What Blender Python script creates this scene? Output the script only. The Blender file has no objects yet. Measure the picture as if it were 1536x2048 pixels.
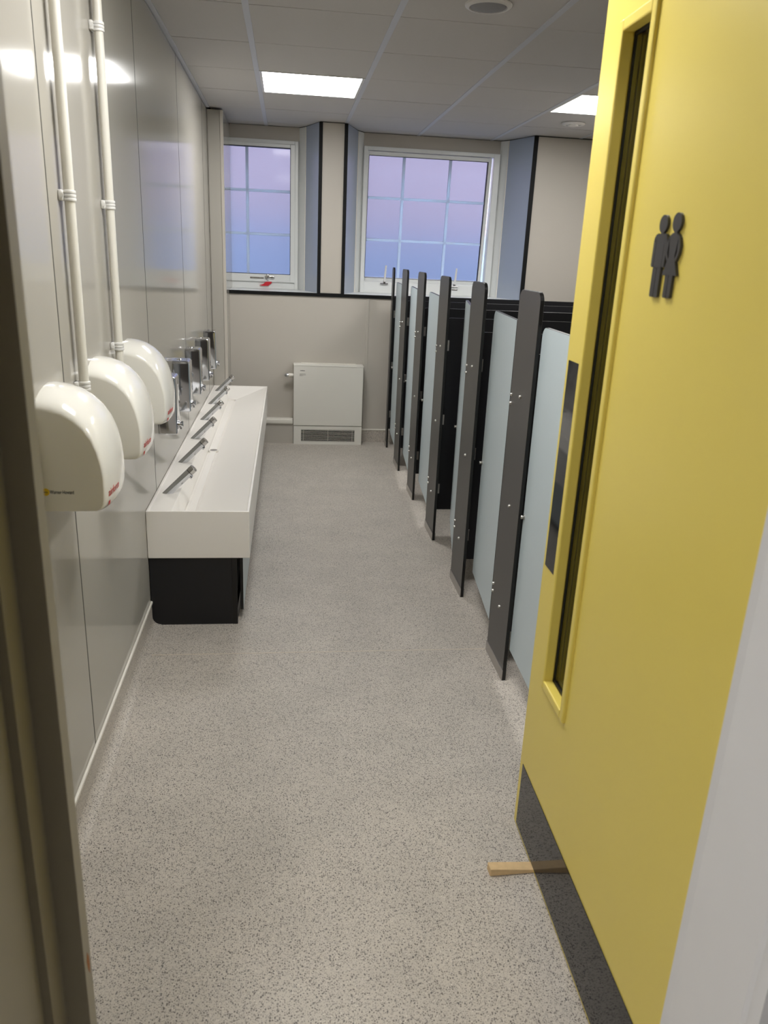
import bpy, bmesh, math, random
from mathutils import Vector, Matrix

random.seed(7)
sc = bpy.context.scene
COL = sc.collection

# ------------------------------------------------------------------ camera
H_CAM = 1.5043
ROW = ((0.99220, -0.11714, 0.04257), (0.00305, -0.31868, -0.94786), (0.12460, 0.94060, -0.31583))
cam_d = bpy.data.cameras.new('camera')
cam = bpy.data.objects.new('camera', cam_d)
COL.objects.link(cam)
cam_d.sensor_fit = 'VERTICAL'
cam_d.sensor_height = 24.0
cam_d.lens = 1551.04 / 2048 * 24.0
cam_d.clip_start = 0.02
cam_d.dof.use_dof = True
cam_d.dof.focus_distance = 3.6
cam_d.dof.aperture_fstop = 4.0
cx = Vector(ROW[0]); cyv = -Vector(ROW[1]); cz = -Vector(ROW[2])
cam.matrix_world = Matrix(((cx.x, cyv.x, cz.x, 0), (cx.y, cyv.y, cz.y, 0), (cx.z, cyv.z, cz.z, H_CAM), (0, 0, 0, 1)))
sc.camera = cam

# ------------------------------------------------------------------ world and exposure
wd = bpy.data.worlds.new('overcast_sky'); sc.world = wd; wd.use_nodes = True
bg = wd.node_tree.nodes['Background']
bg.inputs[0].default_value = (0.56, 0.71, 1.0, 1); bg.inputs[1].default_value = 13.0
sc.view_settings.view_transform = 'Standard'
sc.view_settings.look = 'None'
sc.view_settings.gamma = 1.0
sc.view_settings.use_curve_mapping = False
sc.view_settings.exposure = 0.93
LAMP = 13.0          # radiance of the ceiling panels

# ------------------------------------------------------------------ material helpers
def lin(c):
    return tuple(((v / 255) / 12.92 if v / 255 <= 0.04045 else ((v / 255 + 0.055) / 1.055) ** 2.4) for v in c) + (1,)

def mat(name, rgb, rough=0.5, metal=0.0, spec=0.5, coat=0.0, coat_rough=0.05, grain=0.0, grain_scale=40.0, bump=0.0, bump_scale=200.0, srgb=True):
    m = bpy.data.materials.new(name); m.use_nodes = True
    nt = m.node_tree; b = nt.nodes['Principled BSDF']
    col = lin(rgb) if srgb else tuple(rgb) + (1,)
    b.inputs['Base Color'].default_value = col
    b.inputs['Roughness'].default_value = rough
    b.inputs['Metallic'].default_value = metal
    b.inputs['Specular IOR Level'].default_value = spec
    b.inputs['Coat Weight'].default_value = coat
    b.inputs['Coat Roughness'].default_value = coat_rough
    tc = nt.nodes.new('ShaderNodeTexCoord')
    if grain > 0:
        n = nt.nodes.new('ShaderNodeTexNoise'); n.inputs['Scale'].default_value = grain_scale; n.inputs['Detail'].default_value = 5
        nt.links.new(tc.outputs['Object'], n.inputs['Vector'])
        mr = nt.nodes.new('ShaderNodeMapRange')
        mr.inputs['To Min'].default_value = 1 - grain; mr.inputs['To Max'].default_value = 1 + grain
        nt.links.new(n.outputs['Fac'], mr.inputs['Value'])
        mx = nt.nodes.new('ShaderNodeMix'); mx.data_type = 'RGBA'; mx.blend_type = 'MULTIPLY'; mx.inputs['Factor'].default_value = 1
        mx.inputs['A'].default_value = col
        nt.links.new(mr.outputs['Result'], mx.inputs['B'])
        nt.links.new(mx.outputs['Result'], b.inputs['Base Color'])
    if bump > 0:
        n2 = nt.nodes.new('ShaderNodeTexNoise'); n2.inputs['Scale'].default_value = bump_scale; n2.inputs['Detail'].default_value = 3
        nt.links.new(tc.outputs['Object'], n2.inputs['Vector'])
        bp = nt.nodes.new('ShaderNodeBump'); bp.inputs['Strength'].default_value = bump; bp.inputs['Distance'].default_value = 0.002
        nt.links.new(n2.outputs['Fac'], bp.inputs['Height'])
        nt.links.new(bp.outputs['Normal'], b.inputs['Normal'])
    return m

def emit(name, rgb, strength):
    m = bpy.data.materials.new(name); m.use_nodes = True
    nt = m.node_tree; nt.nodes.clear()
    e = nt.nodes.new('ShaderNodeEmission'); o = nt.nodes.new('ShaderNodeOutputMaterial')
    e.inputs[0].default_value = tuple(rgb) + (1,); e.inputs[1].default_value = strength
    nt.links.new(e.outputs[0], o.inputs[0])
    return m

def floor_material():
    m = bpy.data.materials.new('speckled_safety_vinyl'); m.use_nodes = True
    nt = m.node_tree; b = nt.nodes['Principled BSDF']; L = nt.links.new
    tc = nt.nodes.new('ShaderNodeTexCoord')
    base = lin((188, 177, 164))
    prev = None
    nz = nt.nodes.new('ShaderNodeTexNoise'); nz.inputs['Scale'].default_value = 5; nz.inputs['Detail'].default_value = 6
    L(tc.outputs['Object'], nz.inputs['Vector'])
    cr = nt.nodes.new('ShaderNodeValToRGB')
    cr.color_ramp.elements[0].position = 0.3; cr.color_ramp.elements[0].color = lin((187, 180, 170))
    cr.color_ramp.elements[1].position = 0.75; cr.color_ramp.elements[1].color = lin((202, 194, 183))
    L(nz.outputs['Fac'], cr.inputs['Fac'])
    prev = cr.outputs['Color']
    for scale, thr, keep, col, seed in ((205, 0.33, 0.58, (88, 81, 78), 0.0), (290, 0.33, 0.55, (108, 101, 97), 3.1), (150, 0.26, 0.87, (74, 72, 76), 5.7), (250, 0.28, 0.88, (228, 222, 213), 9.3), (430, 0.36, 0.5, (128, 121, 116), 12.9)):
        mp = nt.nodes.new('ShaderNodeMapping'); mp.inputs['Location'].default_value = (seed, seed * 0.7, 0)
        mp.inputs['Scale'].default_value = (1, 1, 1)
        L(tc.outputs['Object'], mp.inputs['Vector'])
        v = nt.nodes.new('ShaderNodeTexVoronoi'); v.voronoi_dimensions = '3D'; v.inputs['Scale'].default_value = scale
        L(mp.outputs['Vector'], v.inputs['Vector'])
        lt = nt.nodes.new('ShaderNodeMath'); lt.operation = 'LESS_THAN'; lt.inputs[1].default_value = thr
        L(v.outputs['Distance'], lt.inputs[0])
        sp = nt.nodes.new('ShaderNodeSeparateColor'); L(v.outputs['Color'], sp.inputs['Color'])
        gt = nt.nodes.new('ShaderNodeMath'); gt.operation = 'GREATER_THAN'; gt.inputs[1].default_value = keep
        L(sp.outputs['Red'], gt.inputs[0])
        mu = nt.nodes.new('ShaderNodeMath'); mu.operation = 'MULTIPLY'
        L(lt.outputs[0], mu.inputs[0]); L(gt.outputs[0], mu.inputs[1])
        mx = nt.nodes.new('ShaderNodeMix'); mx.data_type = 'RGBA'
        L(mu.outputs[0], mx.inputs['Factor']); L(prev, mx.inputs['A']); mx.inputs['B'].default_value = lin(col)
        prev = mx.outputs['Result']
    L(prev, b.inputs['Base Color'])
    b.inputs['Roughness'].default_value = 0.48
    b.inputs['Specular IOR Level'].default_value = 0.35
    n2 = nt.nodes.new('ShaderNodeTexNoise'); n2.inputs['Scale'].default_value = 300
    L(tc.outputs['Object'], n2.inputs['Vector'])
    bp = nt.nodes.new('ShaderNodeBump'); bp.inputs['Strength'].default_value = 0.15; bp.inputs['Distance'].default_value = 0.001
    L(n2.outputs['Fac'], bp.inputs['Height']); L(bp.outputs['Normal'], b.inputs['Normal'])
    return m

def frosted_film():
    m = bpy.data.materials.new('frosted_film'); m.use_nodes = True
    nt = m.node_tree; nt.nodes.clear(); L = nt.links.new
    out = nt.nodes.new('ShaderNodeOutputMaterial')
    tr = nt.nodes.new('ShaderNodeBsdfTranslucent'); tr.inputs[0].default_value = (0.36, 0.385, 0.46, 1)
    rf = nt.nodes.new('ShaderNodeBsdfRefraction'); rf.inputs[0].default_value = (0.46, 0.48, 0.57, 1); rf.inputs['Roughness'].default_value = 0.55; rf.inputs['IOR'].default_value = 1.45
    gl = nt.nodes.new('ShaderNodeBsdfGlossy'); gl.inputs['Roughness'].default_value = 0.08
    m1 = nt.nodes.new('ShaderNodeMixShader'); m1.inputs[0].default_value = 0.55
    L(tr.outputs[0], m1.inputs[1]); L(rf.outputs[0], m1.inputs[2])
    m2 = nt.nodes.new('ShaderNodeMixShader'); m2.inputs[0].default_value = 0.012
    L(m1.outputs[0], m2.inputs[1]); L(gl.outputs[0], m2.inputs[2])
    L(m2.outputs[0], out.inputs[0])
    return m

def bar_plastic():
    m = bpy.data.materials.new('translucent_white_bar'); m.use_nodes = True
    nt = m.node_tree; nt.nodes.clear(); L = nt.links.new
    out = nt.nodes.new('ShaderNodeOutputMaterial')
    tr = nt.nodes.new('ShaderNodeBsdfTranslucent'); tr.inputs[0].default_value = (0.60, 0.68, 0.75, 1)
    df = nt.nodes.new('ShaderNodeBsdfDiffuse'); df.inputs[0].default_value = (0.82, 0.83, 0.82, 1)
    m1 = nt.nodes.new('ShaderNodeMixShader'); m1.inputs[0].default_value = 0.35
    L(tr.outputs[0], m1.inputs[1]); L(df.outputs[0], m1.inputs[2]); L(m1.outputs[0], out.inputs[0])
    return m

def clear_glass(name, tint=(0.96, 0.98, 0.97), refl=0.06):
    m = bpy.data.materials.new(name); m.use_nodes = True
    nt = m.node_tree; nt.nodes.clear(); L = nt.links.new
    out = nt.nodes.new('ShaderNodeOutputMaterial')
    t = nt.nodes.new('ShaderNodeBsdfTransparent'); t.inputs[0].default_value = tint + (1,)
    g = nt.nodes.new('ShaderNodeBsdfGlossy'); g.inputs['Roughness'].default_value = 0.01
    f = nt.nodes.new('ShaderNodeFresnel'); f.inputs[0].default_value = 1.45
    mx = nt.nodes.new('ShaderNodeMixShader')
    L(f.outputs[0], mx.inputs[0]); L(t.outputs[0], mx.inputs[1]); L(g.outputs[0], mx.inputs[2]); L(mx.outputs[0], out.inputs[0])
    return m

def brick_material():
    m = bpy.data.materials.new('pink_brick'); m.use_nodes = True
    nt = m.node_tree; b = nt.nodes['Principled BSDF']; L = nt.links.new
    tc = nt.nodes.new('ShaderNodeTexCoord'); mp = nt.nodes.new('ShaderNodeMapping')
    mp.inputs['Rotation'].default_value = (math.radians(90), 0, 0)
    L(tc.outputs['Object'], mp.inputs['Vector'])
    br = nt.nodes.new('ShaderNodeTexBrick'); br.inputs['Scale'].default_value = 1.0
    br.inputs['Brick Width'].default_value = 0.225; br.inputs['Row Height'].default_value = 0.075; br.inputs['Mortar Size'].default_value = 0.008
    br.inputs['Color1'].default_value = lin((100, 74, 70)); br.inputs['Color2'].default_value = lin((112, 84, 79)); br.inputs['Mortar'].default_value = lin((122, 114, 110))
    L(mp.outputs['Vector'], br.inputs['Vector']); L(br.outputs['Color'], b.inputs['Base Color'])
    b.inputs['Roughness'].default_value = 0.9
    return m

M = {}
M['floor'] = floor_material()
M['panel'] = mat('glossy_beige_wall_laminate', (172, 168, 159), rough=0.11, spec=0.16, coat=0.0, coat_rough=0.02, grain=0.015, grain_scale=3)
M['panel_matt'] = mat('satin_beige_wall_laminate', (190, 184, 174), rough=0.42, spec=0.4, grain=0.015, grain_scale=3)
M['reveal'] = mat('window_blue_reveal_laminate', (168, 178, 194), rough=0.3, spec=0.4, coat=0.1)  # blue cast of the window light is mixed into the board colour
M['seam'] = mat('dark_joint', (58, 56, 52), rough=0.7)
M['white_trim'] = mat('white_pvc_trim', (232, 228, 218), rough=0.35)
M['upvc'] = mat('white_upvc', (228, 230, 228), rough=0.3, grain=0.01)
M['black_trim'] = mat('black_plastic_trim', (9, 10, 11), rough=0.6, spec=0.25)
M['tile'] = mat('matt_ceiling_tile', (206, 203, 201), rough=0.95, spec=0.1, grain=0.02, grain_scale=60, bump=0.1, bump_scale=400)
M['tbar'] = mat('ceiling_grid_paint', (205, 207, 214), rough=0.5)
M['void'] = mat('dark_void', (24, 23, 22), rough=1.0, spec=0.0)
M['lamp'] = emit('lit_diffuser', (1.0, 0.992, 0.975), LAMP)
M['fill_corridor'] = emit('corridor_fill_diffuser', (1.0, 1.0, 1.0), LAMP * 1.9)  # fill strength, set to lift the lower door and the lining
M['dark_laminate'] = mat('anthracite_laminate', (76, 73, 72), rough=0.38, spec=0.4, grain=0.02, grain_scale=30)
M['black_laminate'] = mat('black_laminate', (26, 26, 29), rough=0.35, spec=0.4)
M['core'] = mat('black_laminate_core', (14, 13, 13), rough=0.35, spec=0.5)
M['blue_laminate'] = mat('pale_blue_grey_laminate', (196, 209, 215), rough=0.36, spec=0.4, grain=0.01, grain_scale=20)
M['alu'] = mat('satin_aluminium', (176, 172, 168), rough=0.35, metal=0.9)
M['steel'] = mat('stainless_steel', (190, 188, 183), rough=0.3, metal=1.0)
M['chrome'] = mat('polished_chrome', (200, 202, 206), rough=0.06, metal=1.0)
M['chrome_sat'] = mat('satin_chrome', (190, 188, 186), rough=0.18, metal=1.0)
M['solid'] = mat('white_solid_surface', (240, 236, 229), rough=0.28, spec=0.45, grain=0.006, grain_scale=12)
M['dryer'] = mat('glossy_white_dryer_shell', (234, 232, 224), rough=0.16, spec=0.3, coat=0.5, coat_rough=0.015)
M['black_plastic'] = mat('black_plastic', (14, 14, 14), rough=0.4)
M['conduit'] = mat('white_conduit', (222, 219, 209), rough=0.35)
M['clip'] = mat('white_clip', (226, 225, 222), rough=0.3)
M['yellow'] = mat('yellow_door_paint', (230, 209, 102), rough=0.34, spec=0.45, grain=0.015, grain_scale=6, bump=0.03, bump_scale=250)
M['gloss_black'] = mat('gloss_black_plate', (28, 28, 30), rough=0.05, spec=0.32)
M['gasket'] = mat('black_glazing_gasket', (8, 8, 8), rough=0.6)
M['sign'] = mat('charcoal_sign_plastic', (56, 54, 53), rough=0.3)
M['frame_paint'] = mat('white_frame_gloss', (232, 231, 231), rough=0.35, grain=0.02, grain_scale=9)
M['jamb_shaded'] = mat('shaded_olive_jamb', (158, 152, 134), rough=0.4, grain=0.02, grain_scale=9)  # darker than the frame gloss: the left jamb's shade is in this colour
M['wood'] = mat('pine_wedge', (216, 186, 140), rough=0.6, grain=0.18, grain_scale=60)
M['heater'] = mat('white_heater_enamel', (226, 223, 214), rough=0.4)
M['ink'] = mat('black_ink', (40, 38, 36), rough=0.7)
M['red_ink'] = mat('red_ink', (190, 52, 48), rough=0.6)
M['sticker'] = mat('yellow_sticker', (232, 196, 30), rough=0.5)
M['red_tape'] = mat('red_tape', (205, 30, 44), rough=0.5)
M['grey_cone'] = mat('grey_speaker_mesh', (150, 150, 152), rough=0.7)
M['drain'] = mat('drain_grey', (118, 112, 108), rough=0.5)
M['disc'] = mat('white_disc', (226, 224, 220), rough=0.4)
M['film'] = frosted_film()
M['bar'] = bar_plastic()
M['clear'] = clear_glass('clear_back_of_pane')
M['glass'] = clear_glass('vision_glass', (0.93, 0.95, 0.92))
M['brick'] = brick_material()
M['render'] = mat('blue_grey_render', (86, 88, 94), rough=0.9, grain=0.05, grain_scale=4)
M['tarmac'] = mat('tarmac', (84, 84, 86), rough=0.95, grain=0.1)
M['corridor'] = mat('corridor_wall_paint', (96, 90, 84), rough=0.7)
M['seal'] = mat('pale_weld_seam', (206, 194, 176), rough=0.5)

# ------------------------------------------------------------------ mesh helpers
def B():
    return bmesh.new()

def add_box(bm, lo, hi, bev=0.0, seg=2, mi=0):
    mtx = Matrix.Translation([(a + b) / 2 for a, b in zip(lo, hi)]) @ Matrix.Diagonal([abs(b - a) for a, b in zip(lo, hi)] + [1])
    r = bmesh.ops.create_cube(bm, size=1.0, matrix=mtx)
    vs = r['verts']
    fs = list({f for v in vs for f in v.link_faces})
    for f in fs: f.material_index = mi
    if bev > 0:
        es = list({e for v in vs for e in v.link_edges})
        bmesh.ops.bevel(bm, geom=es, offset=bev, segments=seg, profile=0.5, affect='EDGES', clamp_overlap=True)
    return bm

def add_prism(bm, pts, axis, a, b, mi=0, mi_side=None):
    """polygon pts in the two other axes (cyclic order), extruded along axis from a to b"""
    def co(p, t):
        if axis == 'x': return (t, p[0], p[1])
        if axis == 'y': return (p[0], t, p[1])
        return (p[0], p[1], t)
    v0 = [bm.verts.new(co(p, a)) for p in pts]; v1 = [bm.verts.new(co(p, b)) for p in pts]
    n = len(pts); fs = []
    f = bm.faces.new(v0); f.material_index = mi; fs.append(f)
    f = bm.faces.new(v1[::-1]); f.material_index = mi; fs.append(f)
    for i in range(n):
        f = bm.faces.new((v0[i], v1[i], v1[(i + 1) % n], v0[(i + 1) % n]))
        f.material_index = mi if mi_side is None else mi_side
        fs.append(f)
    bmesh.ops.recalc_face_normals(bm, faces=fs)
    return bm

def add_cyl(bm, p0, p1, r0, r1=None, seg=20, mi=0):
    r1 = r0 if r1 is None else r1
    p0 = Vector(p0); p1 = Vector(p1); d = p1 - p0
    q = d.to_track_quat('Z', 'Y').to_matrix().to_4x4()
    bmesh_m = Matrix.Translation((p0 + p1) / 2) @ q
    r = bmesh.ops.create_cone(bm, cap_ends=True, segments=seg, radius1=r0, radius2=r1, depth=d.length, matrix=bmesh_m)
    for f in {f for v in r['verts'] for f in v.link_faces}: f.material_index = mi
    return bm

def add_lathe(bm, prof, c, ax='z', seg=28, mi=0):
    """prof: list of (radius, height) from one end to the other, about an axis through c"""
    rings = []
    for r, h in prof:
        ring = []
        for i in range(seg):
            t = 2 * math.pi * i / seg
            u, w = r * math.cos(t), r * math.sin(t)
            p = (u, w, h) if ax == 'z' else ((h, u, w) if ax == 'x' else (u, h, w))
            ring.append(bm.verts.new((c[0] + p[0], c[1] + p[1], c[2] + p[2])))
        rings.append(ring)
    fs = []
    for a, b in zip(rings, rings[1:]):
        for i in range(seg):
            fs.append(bm.faces.new((a[i], a[(i + 1) % seg], b[(i + 1) % seg], b[i])))
    fs.append(bm.faces.new(rings[0][::-1])); fs.append(bm.faces.new(rings[-1]))
    for f in fs: f.material_index = mi
    bmesh.ops.recalc_face_normals(bm, faces=fs)
    return bm

def round_rect(w0, h0, w1, h1, r, corners=(1, 1, 1, 1), seg=6):
    """corner order: (w0,h0) (w1,h0) (w1,h1) (w0,h1)"""
    pts = []
    for k, (cw, ch, a0) in enumerate(((w0, h0, 180), (w1, h0, 270), (w1, h1, 0), (w0, h1, 90))):
        if not corners[k] or r <= 0:
            pts.append((cw, ch)); continue
        ox = cw + (r if k in (0, 3) else -r); oy = ch + (r if k in (0, 1) else -r)
        for i in range(seg + 1):
            t = math.radians(a0 + 90 * i / seg)
            pts.append((ox + r * math.cos(t), oy + r * math.sin(t)))
    return pts

def obj(name, bm, mats, parent=None, smooth=False, loc=None, label=None, sharp=38):
    me = bpy.data.meshes.new(name)
    bm.normal_update()
    bm.to_mesh(me); bm.free()
    for m in (mats if isinstance(mats, (list, tuple)) else [mats]):
        me.materials.append(M[m] if isinstance(m, str) else m)
    o = bpy.data.objects.new(name, me)
    COL.objects.link(o)
    if parent is not None: o.parent = parent
    if loc is not None: o.location = loc
    if smooth:
        me.shade_smooth()
        try:
            me.set_sharp_from_angle(angle=math.radians(sharp))
        except Exception:
            pass
    if label: o['label'] = label
    return o

def tag(o, label, cat, group=None):
    o['label'] = label; o['category'] = cat
    if group: o['group'] = group
    return o

def thing(name, label, cat, loc=(0, 0, 0), rotz=0.0, group=None):
    o = bpy.data.objects.new(name, None); COL.objects.link(o)
    o.empty_display_size = 0.05
    o.location = loc; o.rotation_euler = (0, 0, rotz)
    tag(o, label, cat, group)
    return o

def struct(o, label=None):
    o['kind'] = 'structure'
    if label: o['label'] = label
    return o

def struct_empty(name, label, loc=(0, 0, 0), rotz=0.0):
    o = bpy.data.objects.new(name, None); COL.objects.link(o)
    o.empty_display_size = 0.05
    o.location = loc; o.rotation_euler = (0, 0, rotz)
    return struct(o, label)

def dup(root, loc, rotz=None, label=None, group=None):
    r = root.copy(); COL.objects.link(r); r.location = loc
    if rotz is not None: r.rotation_euler = (0, 0, rotz)
    if label: r['label'] = label
    if group: r['group'] = group
    for ch in list(root.children):
        c = ch.copy(); COL.objects.link(c); c.parent = r
        for g in list(ch.children):
            d = g.copy(); COL.objects.link(d); d.parent = c
    return r

def text_mesh(txt, size, extrude=0.0003):
    """flat lettering as a bmesh in its own x-y plane, left-aligned on the baseline"""
    cu = bpy.data.curves.new('lettering', 'FONT'); cu.body = txt; cu.size = size; cu.extrude = extrude; cu.resolution_u = 3
    t = bpy.data.objects.new('lettering', cu); COL.objects.link(t)
    dg = bpy.context.evaluated_depsgraph_get(); dg.update()
    me = bpy.data.meshes.new_from_object(t.evaluated_get(dg))
    bm = bmesh.new(); bm.from_mesh(me)
    bpy.data.objects.remove(t); bpy.data.meshes.remove(me); bpy.data.curves.remove(cu)
    return bm

# ------------------------------------------------------------------ dimensions
XL, XR = -0.554, 2.45          # left and right walls
YD0, YD = 0.69, 0.886          # door wall, corridor and room faces
YF = 6.33                      # far wall face
HC = 2.405                     # ceiling
X0, Y0 = -0.167, 4.149         # ceiling grid origin

# ================================================================== FLOOR
bm = B(); add_box(bm, (-1.75, -1.6, -0.06), (XR + 0.1, 6.95, 0.0))
fl = struct(obj('floor', bm, 'floor'), 'speckled beige safety vinyl floor')
bm = B(); add_box(bm, (XL + 0.02, 2.737, -0.001), (1.0, 2.741, 0.0006)); obj('weld_seam', bm, 'seal', fl)
# coved skirting of the same vinyl, capped by a white bead, along the left wall
def cove(name, y0, y1):
    bm = B()
    pts = [(XL, 0.0), (XL, 0.1), (XL + 0.004, 0.1)]
    for i in range(7):
        t = math.pi / 2 * i / 6
        pts.append((XL + 0.004 + 0.035 * (1 - math.cos(t)), 0.037 - 0.035 * math.sin(t) + 0.0))
    pts.append((XL + 0.039, 0.0))
    # profile in x-z extruded along y
    add_prism(bm, pts, 'y', y0, y1)
    o = struct(obj(name, bm, 'floor', smooth=True), 'vinyl floor covering coved up the foot of the left wall')
    bm = B(); add_prism(bm, round_rect(XL, 0.096, XL + 0.0085, 0.108, 0.003), 'y', y0, y1)
    obj('cap_bead', bm, 'white_trim', o, smooth=True, label='white cap strip on the coved skirting')
cove('baseboard_left', YD, 3.0)

# ================================================================== WALLS
# --- left wall: glossy laminate panels with dark joints
bm = B(); add_box(bm, (XL - 0.12, YD, 0.0), (XL - 0.008, 6.9, HC + 0.1))
wl = struct(obj('wall_left', bm, 'seam'), 'glossy beige laminate panelled wall')
ys = [YD, 2.023, 3.272, 4.447, 5.672, 6.02]
for a, b in zip(ys, ys[1:]):
    bm = B(); add_box(bm, (XL - 0.008, a + 0.0016, 0.0), (XL, b - 0.0016, HC - 0.006), bev=0.0012, seg=1)
    obj('wall_panel', bm, 'panel', wl)

for y in ys[1:-1]:
    bm = B(); add_box(bm, (XL - 0.004, y - 0.0021, 0.0), (XL + 0.0006, y + 0.0021, HC - 0.006)); obj('joint_strip', bm, 'seam', wl)
# --- boxed column in the far left corner
bm = B(); add_box(bm, (XL - 0.008, 6.024, 0.0), (-0.452, 6.9, HC - 0.012), bev=0.0)
bx = struct(obj('wall_column', bm, 'panel_matt'), 'beige boxed column in the corner beside the left window')
bm = B(); add_box(bm, (XL + 0.004, 6.018, 0.0), (-0.4675, 6.024, HC - 0.014), bev=0.001, seg=1); obj('column_panel', bm, 'panel', bx)
bm = B(); add_box(bm, (-0.452, 6.036, 0.0), (-0.446, 6.7, HC - 0.014), bev=0.001, seg=1); obj('column_panel', bm, 'panel', bx)
bm = B(); add_box(bm, (-0.466, 6.0165, 0.0), (-0.4445, 6.038, HC - 0.014), bev=0.002, seg=2); obj('corner_trim', bm, 'panel_matt', bx)

# --- far wall
bm = B()
add_box(bm, (-0.452, YF + 0.008, 0.0), (XR, YF + 0.4, 1.16))                       # below the windows
add_prism(bm, [(0.24, YF + 0.008), (0.432, YF + 0.008), (0.545, 6.66), (0.62, 6.76), (0.62, 6.9), (0.07, 6.9), (0.07, 6.74), (0.142, 6.62)], 'z', 1.16, HC + 0.1)
add_prism(bm, [(1.875, YF + 0.008), (XR, YF + 0.008), (XR, 6.9), (1.69, 6.9), (1.69, 6.76), (1.762, 6.66)], 'z', 1.16, HC + 0.1)
add_box(bm, (-0.452, 6.715, 2.31), (0.08, 6.9, HC + 0.1))
add_box(bm, (0.61, 6.735, 2.31), (1.70, 6.9, HC + 0.1))
add_box(bm, (-0.6, 6.74, 1.16), (-0.50, 6.9, HC + 0.1))
wf = struct(obj('wall_far', bm, 'seam'), 'beige panelled far wall with two deep window openings')
def fpanel(x0, x1, z0, z1):
    bm = B(); add_box(bm, (x0, YF, z0), (x1, YF + 0.008, z1), bev=0.001, seg=1); obj('wall_panel', bm, 'panel_matt', wf)
fpanel(-0.446, 0.628, 0.0, 1.163)
fpanel(0.644, 1.86, 0.0, 1.163)
fpanel(1.862, XR, 0.0, 1.163)
fpanel(0.256, 0.418, 1.19, HC - 0.004)
fpanel(1.897, XR, 1.166, HC - 0.006)
bm = B(); add_box(bm, (0.625, YF - 0.0035, 0.1), (0.647, YF + 0.002, 1.163), bev=0.0015, seg=2); obj('joint_strip', bm, 'panel_matt', wf)
def reveal(p, q, z0, z1, m, off):
    """thin upright board from plan point p to q; off: unit sign for the thickness side"""
    p = Vector(p); q = Vector(q); d = (q - p).normalized(); n = Vector((-d.y, d.x)) * off * 0.006
    bm = B(); add_prism(bm, [tuple(p), tuple(q), tuple(q + n), tuple(p + n)], 'z', z0, z1)
    return obj('reveal_board', bm, m, wf)
reveal((0.231, YF), (0.139, 6.61), 1.185, HC - 0.004, 'reveal', -1)
reveal((0.139, 6.61), (0.083, 6.715), 1.185, HC - 0.004, 'upvc', -1)
reveal((0.442, YF), (0.548, 6.655), 1.185, HC - 0.004, 'reveal', 1)
reveal((0.548, 6.655), (0.606, 6.735), 1.185, HC - 0.004, 'upvc', 1)
reveal((1.866, YF), (1.757, 6.655), 1.185, HC - 0.004, 'reveal', -1)
reveal((1.757, 6.655), (1.70, 6.735), 1.185, HC - 0.004, 'upvc', -1)
for x0, x1, y in ((-0.446, 0.09, 6.70), (0.60, 1.71, 6.725)):
    bm = B(); add_box(bm, (x0, y, 2.305), (x1, y + 0.012, HC - 0.002)); obj('header_board', bm, 'panel_matt', wf)
# thin white corner beads on the reveal folds
for x, y in ((0.139, 6.608), (0.549, 6.653), (1.756, 6.653)):
    bm = B(); add_cyl(bm, (x, y, 1.19), (x, y, HC - 0.004), 0.0045, seg=8); obj('corner_bead', bm, 'white_trim', wf, smooth=True)
# sills
bm = B()
add_prism(bm, [(-0.446, YF - 0.004), (0.233, YF - 0.004), (0.139, 6.61), (0.083, 6.70), (-0.446, 6.70)], 'z', 1.163, 1.19)
obj('sill_board', bm, 'upvc', wf)
bm = B()
add_prism(bm, [(0.44, YF - 0.004), (1.868, YF - 0.004), (1.757, 6.655), (1.70, 6.725), (0.606, 6.725), (0.548, 6.655)], 'z', 1.163, 1.19)
obj('sill_board', bm, 'upvc', wf)
# black edge trims round the two openings
def trim(n, lo, hi, label):
    bm = B(); add_box(bm, lo, hi, bev=0.0015, seg=1); struct(obj('trim_%d' % n, bm, 'black_trim'), label)
trim(1, (-0.446, YF - 0.012, 1.163), (1.897, YF + 0.006, 1.189), 'black edge trim running under both windows')
trim(2, (0.230, YF - 0.010, 1.189), (0.256, YF + 0.006, HC - 0.003), 'black upright trim on the right edge of the left window recess')
trim(3, (0.418, YF - 0.010, 1.189), (0.444, YF + 0.006, HC - 0.003), 'black upright trim on the left edge of the larger window recess')
trim(4, (1.865, YF - 0.010, 1.189), (1.897, YF + 0.006, HC - 0.003), 'black upright trim on the right edge of the larger window recess')

# pipe boxing at the foot of the far wall, left of the heater
bm = B(); add_box(bm, (-0.446, 6.245, 0.0), (0.051, YF - 0.001, 0.162)); bb = struct(obj('baseboard_far', bm, 'panel_matt'), 'beige pipe boxing low on the far wall beside the heater')
bm = B(); add_box(bm, (-0.446, 6.232, 0.162), (0.049, YF - 0.001, 0.198), bev=0.006, seg=2); obj('cap_rail', bm, 'white_trim', bb, smooth=True)
bm = B(); add_box(bm, (0.612, YF - 0.006, 0.0), (0.86, YF - 0.0005, 0.1)); b2 = struct(obj('baseboard_right', bm, 'floor'), 'vinyl floor covering turned up the far wall right of the heater')
bm = B(); add_box(bm, (0.612, YF - 0.010, 0.1), (0.86, YF - 0.0005, 0.112), bev=0.002); obj('cap_bead', bm, 'white_trim', b2)

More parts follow.
